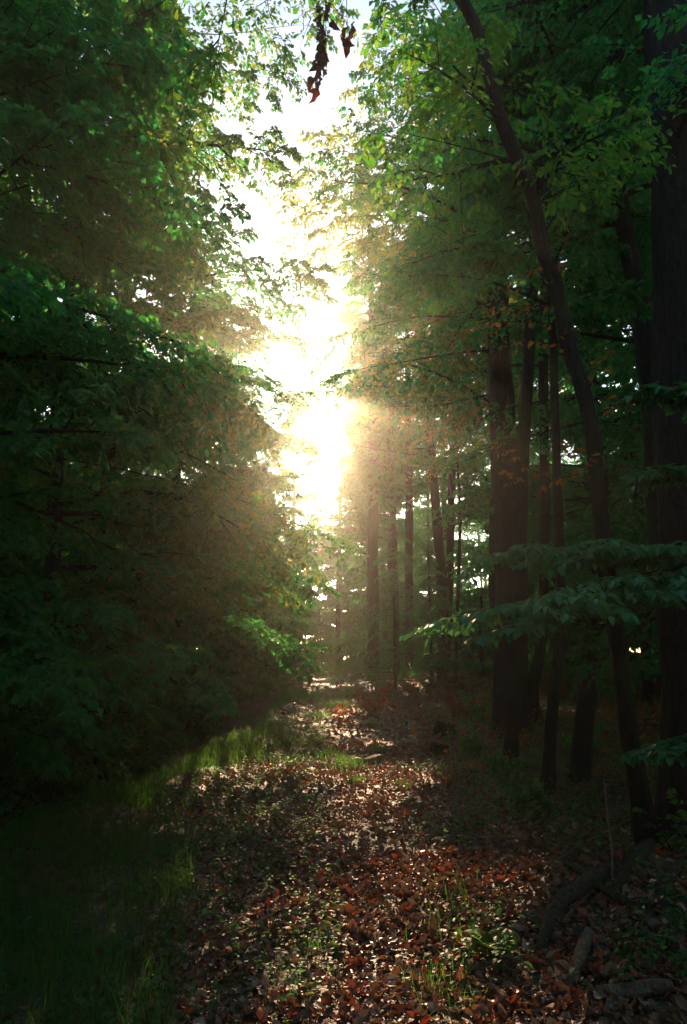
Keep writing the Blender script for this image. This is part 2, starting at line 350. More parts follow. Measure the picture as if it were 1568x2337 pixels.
    build("crown", cr, [TWIG, leafm or GREEN], root, smooth=False)
    return root, q, rng
def trunk_px(spec, Y, top=None):
    """spec: list (px, py, width px) from the base up, standing at distance Y"""
    out = []
    for i, s in enumerate(spec):
        q = at(s[0], s[1], Y); depth = float(np.dot(q - CAM, CM @ np.array([0, 0, -1.0])))
        out.append([q[0], q[1], q[2], s[2] / 2 / 1550.8 * depth])
    b = out[0]; g = float(hgt(b[0], b[1])) - .06
    if b[2] > g: out.insert(0, [b[0], b[1], g, b[3] * 1.08])
    else: out[0][2] = g
    if top: 
        d = np.array(out[-1][:3]) - np.array(out[-2][:3]); d /= max(d[2], .1); e = out[-1]
        out.append([e[0] + d[0] * top * .5, e[1] + .1, e[2] + top * .5, e[3] * .6]); out.append([e[0] + d[0] * top * .8, e[1] - .1, e[2] + top, e[3] * .15])
    return out

LG = 'leafy beeches along the left side of the path'
L1 = [  # x, y, H, r, Lmax, label
    (-4.6, 6.6, 15, .17, 3.6, 'leafy beech nearest on the left, its branches filling the upper left corner', 6),
    (-4.2, 10.2, 17, .20, 3.9, 'second leafy beech on the left, with a long dark bare limb against the sky', 0),
    (-4.8, 14.5, 15.0, .22, 4.4, 'third leafy beech from the left front, drooping sprays toward the open path', 4),
    (-4.4, 19.5, 14.0, .22, 4.2, 'leafy beech on the left just before the brightest glow of the sun', 5),
    (-4.2, 25.5, 12.5, .2, 4.2, 'hazy leafy beech left of the sun glow, beyond the ditch', 8),
    (-4.0, 32.0, 12, .2, 4.0, 'farther hazy beech on the left where the ditch ends', 9),
    (-3.8, 40.0, 11, .18, 3.6, 'last hazy beech on the left before the far end of the path', 10),
]
for k, (x, y, H, r, Lm, lab, sd_) in enumerate(L1):
    lim = []
    if k == 1:
        pA, pB, pC = at(255, 330, 10), at(410, 300, 10.0), at(640, 352, 10.0)
        lim = [(pA, pC, .16, .06), (at(300, 520, 10.2), at(250, 20, 9.6), -.1, .04)]
    if k == 1: lim += [(at(300, 170, 11), at(640, 170, 11.5), .12, .03), (at(250, 60, 10.5), at(740, 95, 11), .1, .025),
                       ((-4.2, 10.2, 3.2), (-.9, 10.8, 2.5), .1, .03), ((-4.2, 10.2, 4.0), (-.8, 12.0, 3.6), .12, .03), ((-4.2, 10.2, 4.6), (-1.0, 13.5, 4.4), .12, .03)]
    if k == 0: lim = [((-4.6, 6.6, 2.3), (-1.35, 7.4, 1.75), .12, .025), ((-4.6, 6.6, 2.0), (-1.9, 5.9, 1.5), .12, .02)]
    if k == 2: lim = [(at(420, 640, 14), at(735, 625, 13.4), .18, .035), (at(200, 440, 14.5), at(480, 440, 14.5), .14, .04), (at(250, 520, 14.5), at(540, 540, 14.5), .16, .04), (at(220, 330, 14.5), at(500, 330, 14), .1, .035)]
    if k == 3: lim = [(at(350, 620, 19.5), at(660, 690, 18.5), .16, .05), (at(370, 740, 19.5), at(665, 800, 18.5), .18, .05), (at(380, 850, 19.5), at(685, 905, 18.5), .18, .05), (at(390, 960, 19.5), at(700, 1010, 18.5), .18, .05), (at(380, 1130, 18.5), at(765, 1250, 17.0), .22, .04), (at(430, 1260, 18), at(700, 1330, 16.5), .15, .03), (at(430, 1390, 17), at(690, 1490, 15.6), .18, .03)]
    nearf = 1.0 if y < 12 else (.9 if y < 22 else .7)
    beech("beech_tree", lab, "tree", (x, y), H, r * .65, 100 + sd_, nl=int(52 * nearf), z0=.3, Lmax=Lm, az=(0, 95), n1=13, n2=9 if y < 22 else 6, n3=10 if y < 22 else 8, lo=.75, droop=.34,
          size=.10 if y < 12 else (.12 if y < 22 else .17), group=LG, limbs=lim, leafm=SUNTINT if k == 1 else None)
for (x, y, H, lab, nl_) in [(-2.2, 46, 19.5, 'tall hazy tree closing the far end, standing left below the sun', 44), (1.0, 52, 22.5, 'tall hazy tree in the middle of the far end straight below the sun', 40),
                            (4.2, 49, 21.5, 'tall hazy tree closing the far end, right of the glow behind slim trunks', 40), (7.2, 47, 19, 'loose sunlit tree far behind the leaning pair of trunks', 44), (-5.8, 50, 21, 'tall hazy tree far behind the last beeches on the left', 44)]:
    beech("beech_tree", lab, "tree", (x, y), H, .2, int(y * 3), nl=nl_ + 16, z0=.8, Lmax=3.4, n1=9, n2=5, n3=6, size=.2, cull=False, sun=True, group='hazy trees closing the far end of the path', topfrac=.35)
# second row on the left, deeper in the wood
for k, (x, y, H, lab) in enumerate([(-8.2, 9.5, 17, 'dark tree far left behind the nearest beech, edge of the photo'), (-8.6, 15.5, 18, 'dark tree in the second row left, behind the long bare limb'),
                                    (-8.3, 23, 18, 'dim tree in the second row left, above the dark ditch bank')]):
    beech("beech_tree", lab, "tree", (x, y), H, .22, 140 + k, nl=44, z0=1.2, Lmax=4.6, n1=10, n2=5, n3=8, size=.14, cull=False, group='trees in the second row on the left')

# right side: trunks read from the photo
BR = 'tall trunks along the right side of the path'
tr = trunk_px([(1475, 1950, 52), (1468, 1850, 46), (1432, 1650, 40), (1408, 1450, 38), (1385, 1300, 36), (1362, 1100, 35), (1345, 950, 33), (1300, 800, 33), (1268, 650, 33), (1236, 560, 33), (1215, 440, 31), (1150, 290, 30), (1110, 150, 28), (1085, 60, 27), (1040, -20, 26)], 5.3, top=2.0)
oak, oq, _ = beech("oak_tree", 'slender curved oak leaning left across the right side, base among roots', "tree", None, 0, 0, 301, nl=15, z0=5.2, Lmax=1.7, n1=7, n2=5, n3=5, size=.08, trunk=tr, bark=BARK_OAK, leafm=LIME, tpl=OAK, flare=.7,
      limbs=[(at(1180, 372, 5.3), at(870, 300, 4.9), .12, .018), (at(1150, 290, 5.3), at(960, 180, 5.0), .1, .014), (at(1110, 150, 5.3), at(880, 60, 5.0), .1, .012), (at(1120, 180, 5.3), at(1330, 260, 5.6), .1, .014), (at(1220, 470, 5.3), at(1420, 380, 5.8), .1, .014)])
aut = []
rng = np.random.default_rng(5)
def twig_cluster(pairs, rng, n1=6, n3=5, size=.075, tpl=None, r=.006):
    P = np.array([a for a, b in pairs]); B = np.array([b for a, b in pairs]); L = np.linalg.norm(B - P, axis=1)
    c = mk(P, nrm(B - P + UP * .1 * L[:, None]), L, L * .12, np.full(len(P), r), rng)
    c1 = kids(c, n1, rng, ratio=.45, zj=.35, t0=.1); c1['R'][:] = .002
    return [tubes(c, 5, 4) + (0,), tubes(c1, 3, 3) + (0,), leaves(c1, n3, rng, size, tpl=tpl, droop=.5, njit=.9) + (1,), leaves(c, 6, rng, size, tpl=tpl, droop=.5, njit=.9) + (1,)]
pp = [(at(1268, 700, 5.3), at(1130, 700, 5.1)), (at(1262, 740, 5.3), at(1085, 735, 5.0)), (at(1300, 800, 5.3), at(1170, 770, 5.0)), (at(1345, 960, 5.3), at(1450, 900, 5.3)), (at(1240, 600, 5.3), at(1180, 640, 5.2)),
      (at(1355, 1080, 5.3), at(1300, 1010, 5.2)), (at(1362, 1080, 5.3), at(1240, 1100, 5.2)), (at(1250, 660, 5.3), at(1290, 560, 5.3)), (at(1320, 880, 5.3), at(1390, 800, 5.4))]
for q_ in pp: build("autumn_twig", twig_cluster([q_], rng, n1=5, n3=4, size=.055, tpl=OAK), [TWIG, AUTUMN], oak, smooth=False)
def bare(name, label, spec, Y, seed, top, nl=18, z0=7, Lmax=3.0, size=.1, bark=None, group=BR, cull=True, leafm=None, flare=.4, az=None, n1=10, n2=6, n3=8, **kw):
    return beech(name, label, "tree", None, 0, 0, seed, nl=nl, z0=z0, Lmax=Lmax, n1=n1, n2=n2, n3=n3, size=size, trunk=trunk_px(spec, Y, top), bark=bark, group=group, cull=cull, leafm=leafm, flare=flare, az=az, **kw)
bare("beech_tree", 'thickest straight trunk right of the sun, paler bark, rising behind thinner stems', [(1166, 1640, 78), (1166, 1300, 70), (1150, 1000, 60), (1135, 700, 48), (1137, 500, 40)], 14, 311, 9, nl=40, z0=9.0, Lmax=4.4, bark=BARK_PINE, az=(180, 90),
     n2=7, n3=9, limbs=[(at(1125, 730, 14), at(770, 755, 12.6), .14, .045), (at(1125, 800, 14), at(762, 885, 12.8), .22, .045), (at(1130, 900, 14), at(850, 960, 13), .12, .04), (at(1120, 650, 14), at(880, 640, 13), .12, .04)])
d_, _, rg = bare("beech_tree", 'thin dark trunk standing in front of the thickest one, touching its right edge', [(1166, 1740, 36), (1175, 1500, 31), (1186, 1300, 29), (1192, 1100, 28), (1201, 900, 27), (1215, 650, 24), (1222, 400, 20)], 10, 312, 5, nl=40, z0=8, Lmax=3.0)
pp = [(at(1192, 1060, 10), at(1130, 1010, 9.7)), (at(1192, 1070, 10), at(1260, 1085, 9.7)), (at(1190, 1100, 10), at(1150, 1070, 9.8))]
for q_ in pp: build("autumn_twig", twig_cluster([q_], rng, n1=6, n3=5, size=.08, tpl=OAK), [TWIG, AUTUMN], d_, smooth=False)
bare("young_tree", 'slender dark stem between the thickest trunk and the curved oak, farther back', [(1215, 1570, 30), (1236, 1450, 24), (1245, 1200, 22), (1240, 900, 21), (1243, 560, 18)], 15, 313, 6, nl=26, z0=8, Lmax=3.2, az=(0, 80))
bare("young_tree", 'crooked slim stem nearest left of the curved oak, foot in the undergrowth', [(1250, 1790, 30), (1262, 1600, 25), (1277, 1480, 25), (1280, 1350, 22), (1272, 1100, 20), (1262, 800, 18), (1250, 560, 16)], 8.2, 314, 4, nl=12, z0=5.5, Lmax=2.0)
bare("old_tree", 'massive black trunk at the right edge of the photo', [(1580, 1900, 150), (1572, 1500, 120), (1560, 1100, 112), (1545, 700, 104), (1530, 300, 92), (1518, 40, 84)], 6.4, 315, 6, nl=26, z0=5, Lmax=2.6, size=.085, flare=.35, bark=BARK_PINE)
bare("young_tree", 'distant slim trunk seen between the curved oak and the massive black trunk', [(1355, 1560, 26), (1352, 1200, 24), (1350, 850, 22), (1348, 560, 18)], 18, 316, 6, nl=40, z0=4, Lmax=4.2, size=.12)
bare("beech_tree", 'left one of the leaning pair of hazy trunks midway to the sun', [(1012, 1555, 27), (1005, 1300, 23), (990, 1100, 20), (974, 930, 18), (960, 780, 15)], 28, 317, 8, nl=34, z0=9, Lmax=4.5, size=.15, n2=5)
bare("beech_tree", 'right one of the leaning pair of hazy trunks midway to the sun', [(1018, 1555, 20), (1026, 1300, 18), (1031, 1100, 17), (1036, 940, 16), (1040, 800, 13)], 29, 318, 8, nl=34, z0=9, Lmax=4.5, size=.15, n2=5)
bare("beech_tree", 'straight hazy trunk left of the leaning pair, half lit by shafts', [(935, 1545, 20), (934, 1300, 18), (933, 1100, 17), (931, 900, 14)], 32, 319, 7, nl=34, z0=9, Lmax=4.0, size=.15, n2=5)
bare("young_tree", 'thin hazy stem with a fork, right beside the light shafts', [(906, 1540, 15), (903, 1350, 13), (897, 1150, 12), (888, 1020, 9), (884, 900, 8)], 30, 320, 5, nl=30, z0=7, Lmax=3.2, size=.15, n2=5,
     limbs=[(at(899, 1180, 30), at(925, 1030, 30), 0, .07)])
bare("young_tree", 'faint leaning trunk almost lost in the glow, closest right of the sun', [(842, 1535, 16), (845, 1300, 15), (850, 1100, 13), (848, 950, 9)], 38, 321, 5, nl=30, z0=4, Lmax=3.2, size=.17, n2=5,
     limbs=[(at(850, 1230, 38), at(800, 1090, 38), 0, .1)])
bare("young_tree", 'very thin crooked stem just right of the leaning pair', [(1040, 1540, 9), (1045, 1350, 8), (1050, 1200, 7), (1046, 1090, 6)], 27, 322, 4, nl=20, z0=6, Lmax=2.6, size=.14, n2=5)
bare("young_tree", 'pale trunk peeping out behind the leaning pair of hazy trunks', [(1010, 1545, 14), (1014, 1250, 13), (1012, 1080, 12), (1008, 900, 8)], 42, 323, 5, nl=34, z0=7, Lmax=4, size=.18, n2=5)
# beeches whose sunlit crowns hang over the right edge of the sky gap
RG = 'sunlit leafy beeches right of the sky gap'
for k, (x, y, H, Lm, lab) in enumerate([(4.75, 9.2, 15, 4.4, 'leafy beech hidden behind the massive black trunk, sunlit yellow leaves at the top'),
        (5.15, 20.2, 18, 4.6, 'leafy beech with golden backlit tips right of the sky gap, above the sun'),
        (3.75, 37, 16, 3.6, 'hazy beech right of the sun, behind the forked thin stem'),
        (7.5, 12.5, 17, 4.6, 'green leafy beech filling the gap behind the curved oak'),
        (8.1, 19, 18, 4.8, 'green leafy beech right of the thickest trunk, farther back'),
        (9, 27, 18, 4.8, 'distant green beech between the thickest trunk and the leaning pair'),
        (8.4, 7.6, 14, 3.8, 'dark leafy beech partly hidden by the massive black trunk')]):
    lim = []
    if k == 1: lim = [(at(1120, 430, 20), at(700, 330, 17.5), .1, .05), (at(1120, 520, 20), at(660, 500, 18), .14, .05), (at(1120, 330, 20), at(720, 400, 17.2), .1, .05), (at(1120, 640, 20), at(800, 560, 18), .1, .05), (at(1120, 230, 20), at(800, 240, 18), .1, .04), (at(1100, 330, 20), at(820, 330, 17.5), .06, .045), (at(1100, 400, 20), at(690, 430, 18.0), .12, .045), (at(1100, 470, 20), at(780, 470, 18.2), .12, .045), (at(1100, 560, 20), at(730, 560, 18.5), .12, .045), (at(1110, 600, 20), at(840, 640, 18.5), .14, .045), (at(1080, 140, 20), at(830, 120, 18.5), .08, .04)]
    if k == 0: lim = [(at(1540, 260, 9), at(1060, 60, 8.2), .1, .04), (at(1540, 160, 9), at(880, 110, 8.6), .1, .04)]
    beech("beech_tree", lab, "tree", (x, y), H, .2, 340 + k, nl=60, z0=(8, 9, 7, 1.2, 1.2, 3, 1.2)[k], Lmax=Lm, n1=12, n2=7 if y < 21 else 5, n3=9 if y < 21 else 7, size=.11 if y < 14 else (.13 if y < 21 else .17), cull=True, group=RG, limbs=lim, az=(180, 90) if k < 3 else None, leafm=SUNGOLD if k == 1 else None)
# pine far behind, catching haze
def conifer(label, x, y, H, r, seed, z0=.35, Lm=2.4):
    rng = np.random.default_rng(seed); zb = float(hgt(x, y)) - .1
    root = empty("pine_tree", (x, y, zb), label, "tree", 'pines beyond the beeches')
    ch, q = pole([[x, y, zb, r], [x + .1, y, zb + H * .5, r * .7], [x, y, zb + H * .85, r * .3], [x, y, zb + H, .02]], rng, K=30)
    n = 90; u = z0 + (1 - z0) * rng.random(n); z = zb + H * u; a = rng.uniform(0, 6.28, n); L = Lm * (1.05 - u) / (1 - z0) * rng.uniform(.6, 1.2, n) + .4
    c0 = mk(np.stack([np.interp(z, q[:, 2], q[:, 0]), np.full(n, y), z], 1), np.stack([np.cos(a), np.sin(a), rng.uniform(-.1, .5, n)], 1), L, L * .15, .012 * L + .01, rng)
    c1 = kids(c0, 9, rng, ratio=.45); c1['R'][:] = .006
    c2 = kids(c1, 5, rng, ratio=.6, zj=.4); c2['R'][:] = .004
    build("trunk", ch + [tubes(c0, 5, 5) + (0,)], [BARK_PINE], root)
    build("crown", [tubes(c1, 3, 3) + (0,)] + [leaves(c, 8, rng, .2, droop=-.1, njit=1.0, tpl=t_strip([0, .5, 1], [.03, .07, .01])) + (1,) for c in (c1, c2)], [TWIG, GREEN_FAR], root, smooth=False)
conifer('tall feathery pine fading into the glow right of the sky gap', 2.1, 31, 27, .28, 61)
conifer('feathery pine beyond, lower and paler, just right of the sun', 2.9, 44, 24, .28, 62)

# spruce saplings with hanging twigs in the haze
def spruce(label, x, y, H, seed):
    rng = np.random.default_rng(seed); zb = float(hgt(x, y)) - .05
    root = empty("spruce_tree", (x, y, zb), label, "tree", 'young spruces in the haze')
    ch, q = pole([[x, y, zb, .07], [x, y, zb + H * .5, .045], [x, y, zb + H, .008]], rng, K=14, sides=7)
    n = 70; u = .05 + .93 * rng.random(n); a = rng.uniform(0, 6.28, n); L = .35 * H * (1.03 - u) * rng.uniform(.7, 1.1, n)
    c0 = mk(np.stack([np.full(n, x), np.full(n, y), zb + H * u], 1), np.stack([np.cos(a), np.sin(a), np.full(n, .1)], 1), L, L * .35, .008 + .004 * L, rng)
    c1 = kids(c0, 10, rng, ratio=.4, zj=.1, sag=.8); c1['R'][:] = .004
    build("trunk", ch + [tubes(c0, 5, 4) + (0,)], [BARK], root)
    build("crown", [tubes(c1, 3, 3) + (0,)] + [leaves(c, k_, rng, .10, droop=.3, njit=1., tpl=t_strip([0, .5, 1], [.06, .08, .01])) + (1,) for c, k_ in ((c0, 26), (c1, 14))], [TWIG, GREEN_FAR], root, smooth=False)
spruce('young spruce with hanging twigs between the thin hazy trunks', 2.6, 26, 7.5, 71)
spruce('young spruce lower in the haze left of the leaning pair of trunks', 4.1, 27, 6.0, 72)
spruce('bushy young spruce at the right edge of the light shafts', 2.3, 33, 9.0, 73)

# low beech sapling whose branch fans across the right side
rngS = np.random.default_rng(91)
sx_, sy_ = 4.3, 5.0
sap = empty("beech_sapling", (sx_, sy_, float(hgt(sx_, sy_))), 'low beech sapling, its dark green branch fanning flat across the right trunks', "sapling")
chS, qS = pole([[sx_, sy_, float(hgt(sx_, sy_)) - .05, .04], [sx_ - .05, sy_, 1.2, .032], [sx_ - .15, sy_ - .1, 2.4, .022], [sx_ - .2, sy_ - .1, 3.8, .008]], rngS, K=20, sides=8)
pairs = [(at(1900, 1290, 5.0), at(1060, 1365, 4.6), .05, .016), (at(1900, 1230, 5.0), at(1330, 1290, 4.9), .10, .013), (at(1900, 1260, 5.0), at(1500, 1330, 4.3), .1, .013),
         (at(1560, 1290, 4.9), at(1180, 1450, 4.3), .06, .009), (at(1900, 1100, 5.0), at(1480, 1060, 5.0), .1, .012), (at(1900, 1000, 5.0), at(1470, 880, 5.0), .1, .012), (at(1900, 1240, 5.2), at(1140, 1290, 5.4), .10, .013), (at(1900, 1600, 4.8), at(1500, 1720, 4.6), .1, .012)]
P = np.array([a for a, *_ in pairs]); B = np.array([q[1] for q in pairs]); sg = np.array([q[2] for q in pairs]); L = np.linalg.norm(B - P, axis=1)
cS = mk(P, nrm(B - P + UP * (sg * L)[:, None]), L, L * sg, np.array([q[3] for q in pairs]), rngS)
cS1 = kids(cS, 17, rngS, ratio=.33, t0=.25, zj=.06, taper=.55, sag=.1); cS1['R'][:] = .003
cS2 = kids(cS1, 6, rngS, ratio=.5, zj=.08, sag=.2); cS2['R'][:] = .0018
build("trunk", chS + [tubes(cS, 9, 6, .15) + (0,)], [BARK], sap)
build("crown", [tubes(cS1, 5, 4) + (0,), tubes(cS2, 4, 3) + (0,), leaves(cS1, 12, rngS, .085, tpl=OVATE, droop=.15, njit=.22) + (1,), leaves(cS2, 6, rngS, .08, tpl=OVATE, droop=.2, njit=.25) + (1,), leaves(sub(cS, slice(0, 7)), 20, rngS, .085, t0=.4, tpl=OVATE, droop=.15, njit=.25) + (1,)], [TWIG, TEAL], sap, smooth=False)

# overhanging oak branches at the top edge, and the withered leaves hanging there
rngO = np.random.default_rng(17)
def overhang(label, pairs, seed, n1=7, n2=4, n3=4, size=.10):
    rg = np.random.default_rng(seed); P = np.array([a for a, *_ in pairs]); B = np.array([q[1] for q in pairs]); sg = np.array([q[2] for q in pairs]); L = np.linalg.norm(B - P, axis=1)
    root = empty("overhanging_branch", P[0], label, "branch", 'oak branches hanging in at the top edge')
    c = mk(P, nrm(B - P + UP * (sg * L)[:, None]), L, L * sg, np.array([q[3] for q in pairs]), rg)
    c1 = kids(c, n1, rg, ratio=.42, t0=.15, zj=.3); c1['R'][:] = .003
    c2 = kids(c1, n2, rg, ratio=.5, zj=.3); c2['R'][:] = .0018
    build("limb", [tubes(c, 9, 6, .2) + (0,), tubes(c1, 4, 4) + (0,), tubes(c2, 3, 3) + (0,)], [TWIG], root)
    build("leaves", [leaves(c2, n3, rg, size, tpl=OAK, droop=.35, njit=.8, t0=.4) + (0,)], [LIME], root, smooth=False)
overhang('oak twig with bright yellow green leaves hanging in at the top left of the sky', [(at(540, -150, 4.3), at(500, 110, 4.2), -.1, .012), (at(560, -60, 4.3), at(330, 15, 4.2), .15, .009), (at(500, 90, 4.2), at(370, 230, 4.1), -.05, .006), (at(505, 100, 4.2), at(470, 210, 4.2), -.1, .004)], 18, n1=6, n2=3, n3=3, size=.07)
overhang('thin oak twig with sparse leaves at the top middle, beside withered leaves', [(at(640, -120, 4.4), at(780, 40, 4.3), .1, .009), (at(620, -100, 4.4), at(610, 120, 4.3), -.1, .005), (at(820, -100, 4.5), at(700, 60, 4.4), .1, .005), (at(900, -80, 4.6), at(860, 60, 4.6), 0, .005)], 19, n1=6, n2=3, n3=3, size=.06)
def withered(label, px, py0, py1, Y, seed, n):
    rg = np.random.default_rng(seed); a = at(px, -60, Y); b = at(px - (4 if n > 9 else -3), py1, Y)
    root = empty("withered_leaves", a, label, "dead leaves", 'withered leaves hanging from the top edge')
    c = mk(a[None], nrm(b - a)[None], np.array([np.linalg.norm(b - a)]), np.array([0.]), np.array([.004]), rg)
    build("twig", [tubes(c, 8, 5, .5) + (0,)], [TWIG], root)
    y = np.linspace(py0, py1, n); P = np.array([at(px + rg.normal(0, 6) - .13 * v * (n > 9), v, Y) for v in y])
    D = np.stack([rg.normal(0, .35, n), rg.normal(0, .3, n), np.full(n, -1.)], 1)
    tp = t_strip([0, .1, .3, .5, .75, 1], [.02, .12, .24, .20, .18, .01], fold=1.1, curl=.35, wav=.06)
    v, f = place(tp, P, D, rg.normal(0, 1, (n, 3)), rg.uniform(.085, .13, n))
    build("leaves", [(v, f, 0)], [DEAD], root, smooth=False)
withered('larger bunch of shrivelled red brown leaves dangling in the sky gap', 745, 5, 200, 4.0, 3, 32)
withered('small bunch of shrivelled brown leaves right of the larger dangling bunch', 790, 55, 95, 4.1, 4, 5)

# woods that read as one mass behind the trees one can tell apart
def woods(label, boxes, seed, size, n1=9, n2=6, n3=6):
    rg = np.random.default_rng(seed); ch = []
    for (x0, x1, y0, y1, z0, z1, n, L0) in boxes:
        P = np.stack([rg.uniform(x0, x1, n), rg.uniform(y0, y1, n), rg.uniform(z0, z1, n)], 1); P[:, 2] += hgt(P[:, 0], P[:, 1])
        a = rg.uniform(0, 6.28, n); L = L0 * rg.uniform(.5, 1.2, n)
        c = mk(P, np.stack([np.cos(a), np.sin(a), rg.uniform(-.1, .5, n)], 1), L, L * .25, .012 * L, rg)
        c1 = kids(c, n1, rg, ratio=.5); c1['R'][:] = .008; c2 = kids(c1, n2, rg, ratio=.5); 
        ch += [tubes(c, 4, 4) + (0,), tubes(c1, 3, 3) + (0,), leaves(c1, n3, rg, size) + (1,), leaves(c2, n3, rg, size) + (1,)]
        m = max(3, n // 12); xs = rg.uniform(x0, x1, m); ys = rg.uniform(y0, y1, m)
        Pt = np.stack([xs, ys, hgt(xs, ys) - .1], 1); ct = mk(Pt, np.stack([rg.normal(0, .04, m), rg.normal(0, .04, m), np.ones(m)], 1), np.full(m, z1 * 1.0), np.zeros(m), rg.uniform(.08, .2, m), rg)
        ch.append(tubes(ct, 8, 7, .3) + (0,))
    tag(build("woods", ch, [BARK, GREEN_FAR], smooth=False), label, "woods", kind='stuff')
woods('deep dark wood on the left behind the beeches', [(-20, -9.5, 4, 30, .5, 16, 300, 3.8), (-26, -8, 28, 60, .5, 17, 240, 4.4), (-7, -3.4, 8, 28, 0, 2.2, 150, 1.5), (-16, -7, 9, 36, .2, 4, 190, 2.6), (-15, -7.5, 8, 40, 3, 10, 280, 3.0), (-6, -2.6, 28, 60, .2, 4, 80, 1.8)], 401, .22)
woods('deep green wood on the right behind the trunks', [(9, 22, 5, 30, .5, 16, 260, 3.8), (10, 28, 38, 62, .5, 16, 240, 4.2), (3, 10, 52, 64, .3, 9, 90, 3.0), (6, 13, 18, 42, .2, 3.5, 150, 2.2), (7.5, 15, 17, 42, 2, 9, 170, 2.8), (2.5, 8, 34, 54, .1, 1.8, 120, 1.6), (8, 16, 6, 20, .2, 4, 90, 2.2)], 402, .22)
woods('far hazy wood closing the end of the path', [(-24, 24, 64, 84, 0, 14, 330, 4.4), (-10, 12, 57, 65, 0, 6, 300, 2.2), (-9, 11, 62, 76, 1, 13, 260, 2.6), (12, 46, 44, 66, 0, 5, 330, 2.8), (-46, -10, 44, 66, 0, 5, 250, 2.8)], 403, .3)
woods('unseen wood behind the viewpoint, added to shade the foreground', [(-16, 16, -16, -5, 1, 14, 200, 4.5), (-14, -5.5, -4, 4.5, 1, 14, 220, 3.5), (7.5, 14, -4, 5, 1, 12, 40, 3.2)], 404, .4, n1=7, n2=5)  # out of view, added to block sky light and darken the foreground

# ------------------------------------------------------------------ forest floor
rng = np.random.default_rng(777)
def scatter(n, y0, y1, pad=1.2, k=.56):
    y = y0 + (y1 - y0) * rng.random(n * 2); x = (rng.random(n * 2) * 2 - 1) * (k * y1 + pad)
    m = np.abs(x) < k * y + pad; return x[m][:n], y[m][:n]
ch = []
for (n, y0, y1, s) in ((33000, 1.8, 6, .056), (48000, 5, 13, .064), (30000, 12, 28, .10), (9000, 26, 60, .16)):
    x, y = scatter(n, y0, y1)
    keep = rng.random(len(x)) < np.where((x < xe(y) + .25 + .35 * snoise(x, y, 2.4, 7)) | ((x < -.85 - .15 * (y - 3)) & (y < 6.5)), .12, 1.0) * (1 - .6 * (snoise(x, y, 1.5, 11) > .1) * (x < .1)) * (1 - .5 * ((x > 1.6 + .06 * y) & (snoise(x, y, 1.9, 3) > 0))); x, y = x[keep], y[keep]
    for ti, tp in enumerate(LITTER):
        mm = rng.integers(0, len(LITTER), len(x)) == ti; xx, yy = x[mm], y[mm]; k = len(xx)
        a = rng.uniform(0, 6.28, k); tilt = np.abs(rng.normal(0, .45, k))
        P = np.stack([xx, yy, hgt(xx, yy) + rng.uniform(.005, .035, k) + tilt * .02], 1)
        D = np.stack([np.cos(a), np.sin(a), rng.normal(0, .22, k)], 1); Nn = UP + rng.normal(0, .5, (k, 3)); sc = s * np.clip(rng.lognormal(-.15, .36, k), .3, 1.35)
        S3 = np.stack([sc, sc * rng.uniform(.8, 1.5, k), sc * rng.uniform(.5, 1.6, k)], 1)
        ch.append(place(tp, P, D, Nn, S3) + (0,))
tag(build("fallen_leaves", ch, [LITTERM], smooth=False), 'brown, tan and red fallen leaves covering path and forest floor', 'leaves', kind='stuff')
xs, ys = scatter(1400, 2.2, 18, pad=1); a = rng.uniform(0, 6.28, len(xs)); Lt = rng.uniform(.06, .45, len(xs)) ** 1.2
ct = mk(np.stack([xs, ys, hgt(xs, ys) + .03], 1), np.stack([np.cos(a), np.sin(a), rng.normal(0, .12, len(xs))], 1), Lt, Lt * .05, rng.uniform(.002, .006, len(xs)), rng)
tag(build("twigs", [tubes(ct, 5, 4) + (0,)], [BARK_OAK]), 'small broken twigs strewn over the fallen leaves', 'twigs', kind='stuff')
# grass
def blades(x, y, h, rg, wd=.0026, lean=.35):
    n = len(x); us = np.linspace(0, 1, 5)
    tv = []; 
    for u in us: tv += [(u, (1 - u) ** .7 * 1.0, 0), (u, -(1 - u) ** .7 * 1.0, 0)]
    tf = np.array([(2 * i, 2 * i + 1, 2 * i + 3, 2 * i + 2) for i in range(4)]); tv = np.array(tv)
    a = rg.uniform(0, 6.28, n); H = np.stack([np.cos(a), np.sin(a), np.zeros(n)], 1); Bv = np.stack([-np.sin(a), np.cos(a), np.zeros(n)], 1)
    b = h * np.abs(rg.normal(0, lean, n)) + .02; base = np.stack([x, y, hgt(x, y) - .01], 1)
    u = tv[None, :, 0:1]
    v = base[:, None] + H[:, None] * (b[:, None, None] * u ** 2 * 1.2) + UP * (h[:, None, None] * (u - .35 * u ** 3 * np.minimum(1, (b / h))[:, None, None])) + Bv[:, None] * (tv[None, :, 1:2] * wd * (.6 + .4 * (h / .3))[:, None, None])
    return v.reshape(-1, 3), (tf[None] + (np.arange(n) * 10)[:, None, None]).reshape(-1, 4)
gr = []
x, y = scatter(150000, 1.6, 16, pad=1.5); x2, y2 = scatter(40000, 1.6, 6.5, pad=1.5); x = np.concatenate([x, x2]); y = np.concatenate([y, y2]); e = xe(y)
dens = .95 * np.exp(-((x - e - .3 * snoise(x, y, 2.0, 7)) / .5) ** 2) + .75 * ((x < e) & (x > e - 2.6)) + 1.0 * ((x < -.6 - .15 * (y - 3)) & (y < 7))
dens *= (.45 + .75 * (snoise(x, y, 3.1, 2) > -.1))
k = rng.random(len(x)) < dens; x1, y1 = x[k], y[k]
hh = rng.uniform(.12, .34, len(x1)) * np.where(y1 < 7, .8, 1)
gr.append(blades(x1, y1, hh, rng, wd=.0028, lean=.75) + (0,))
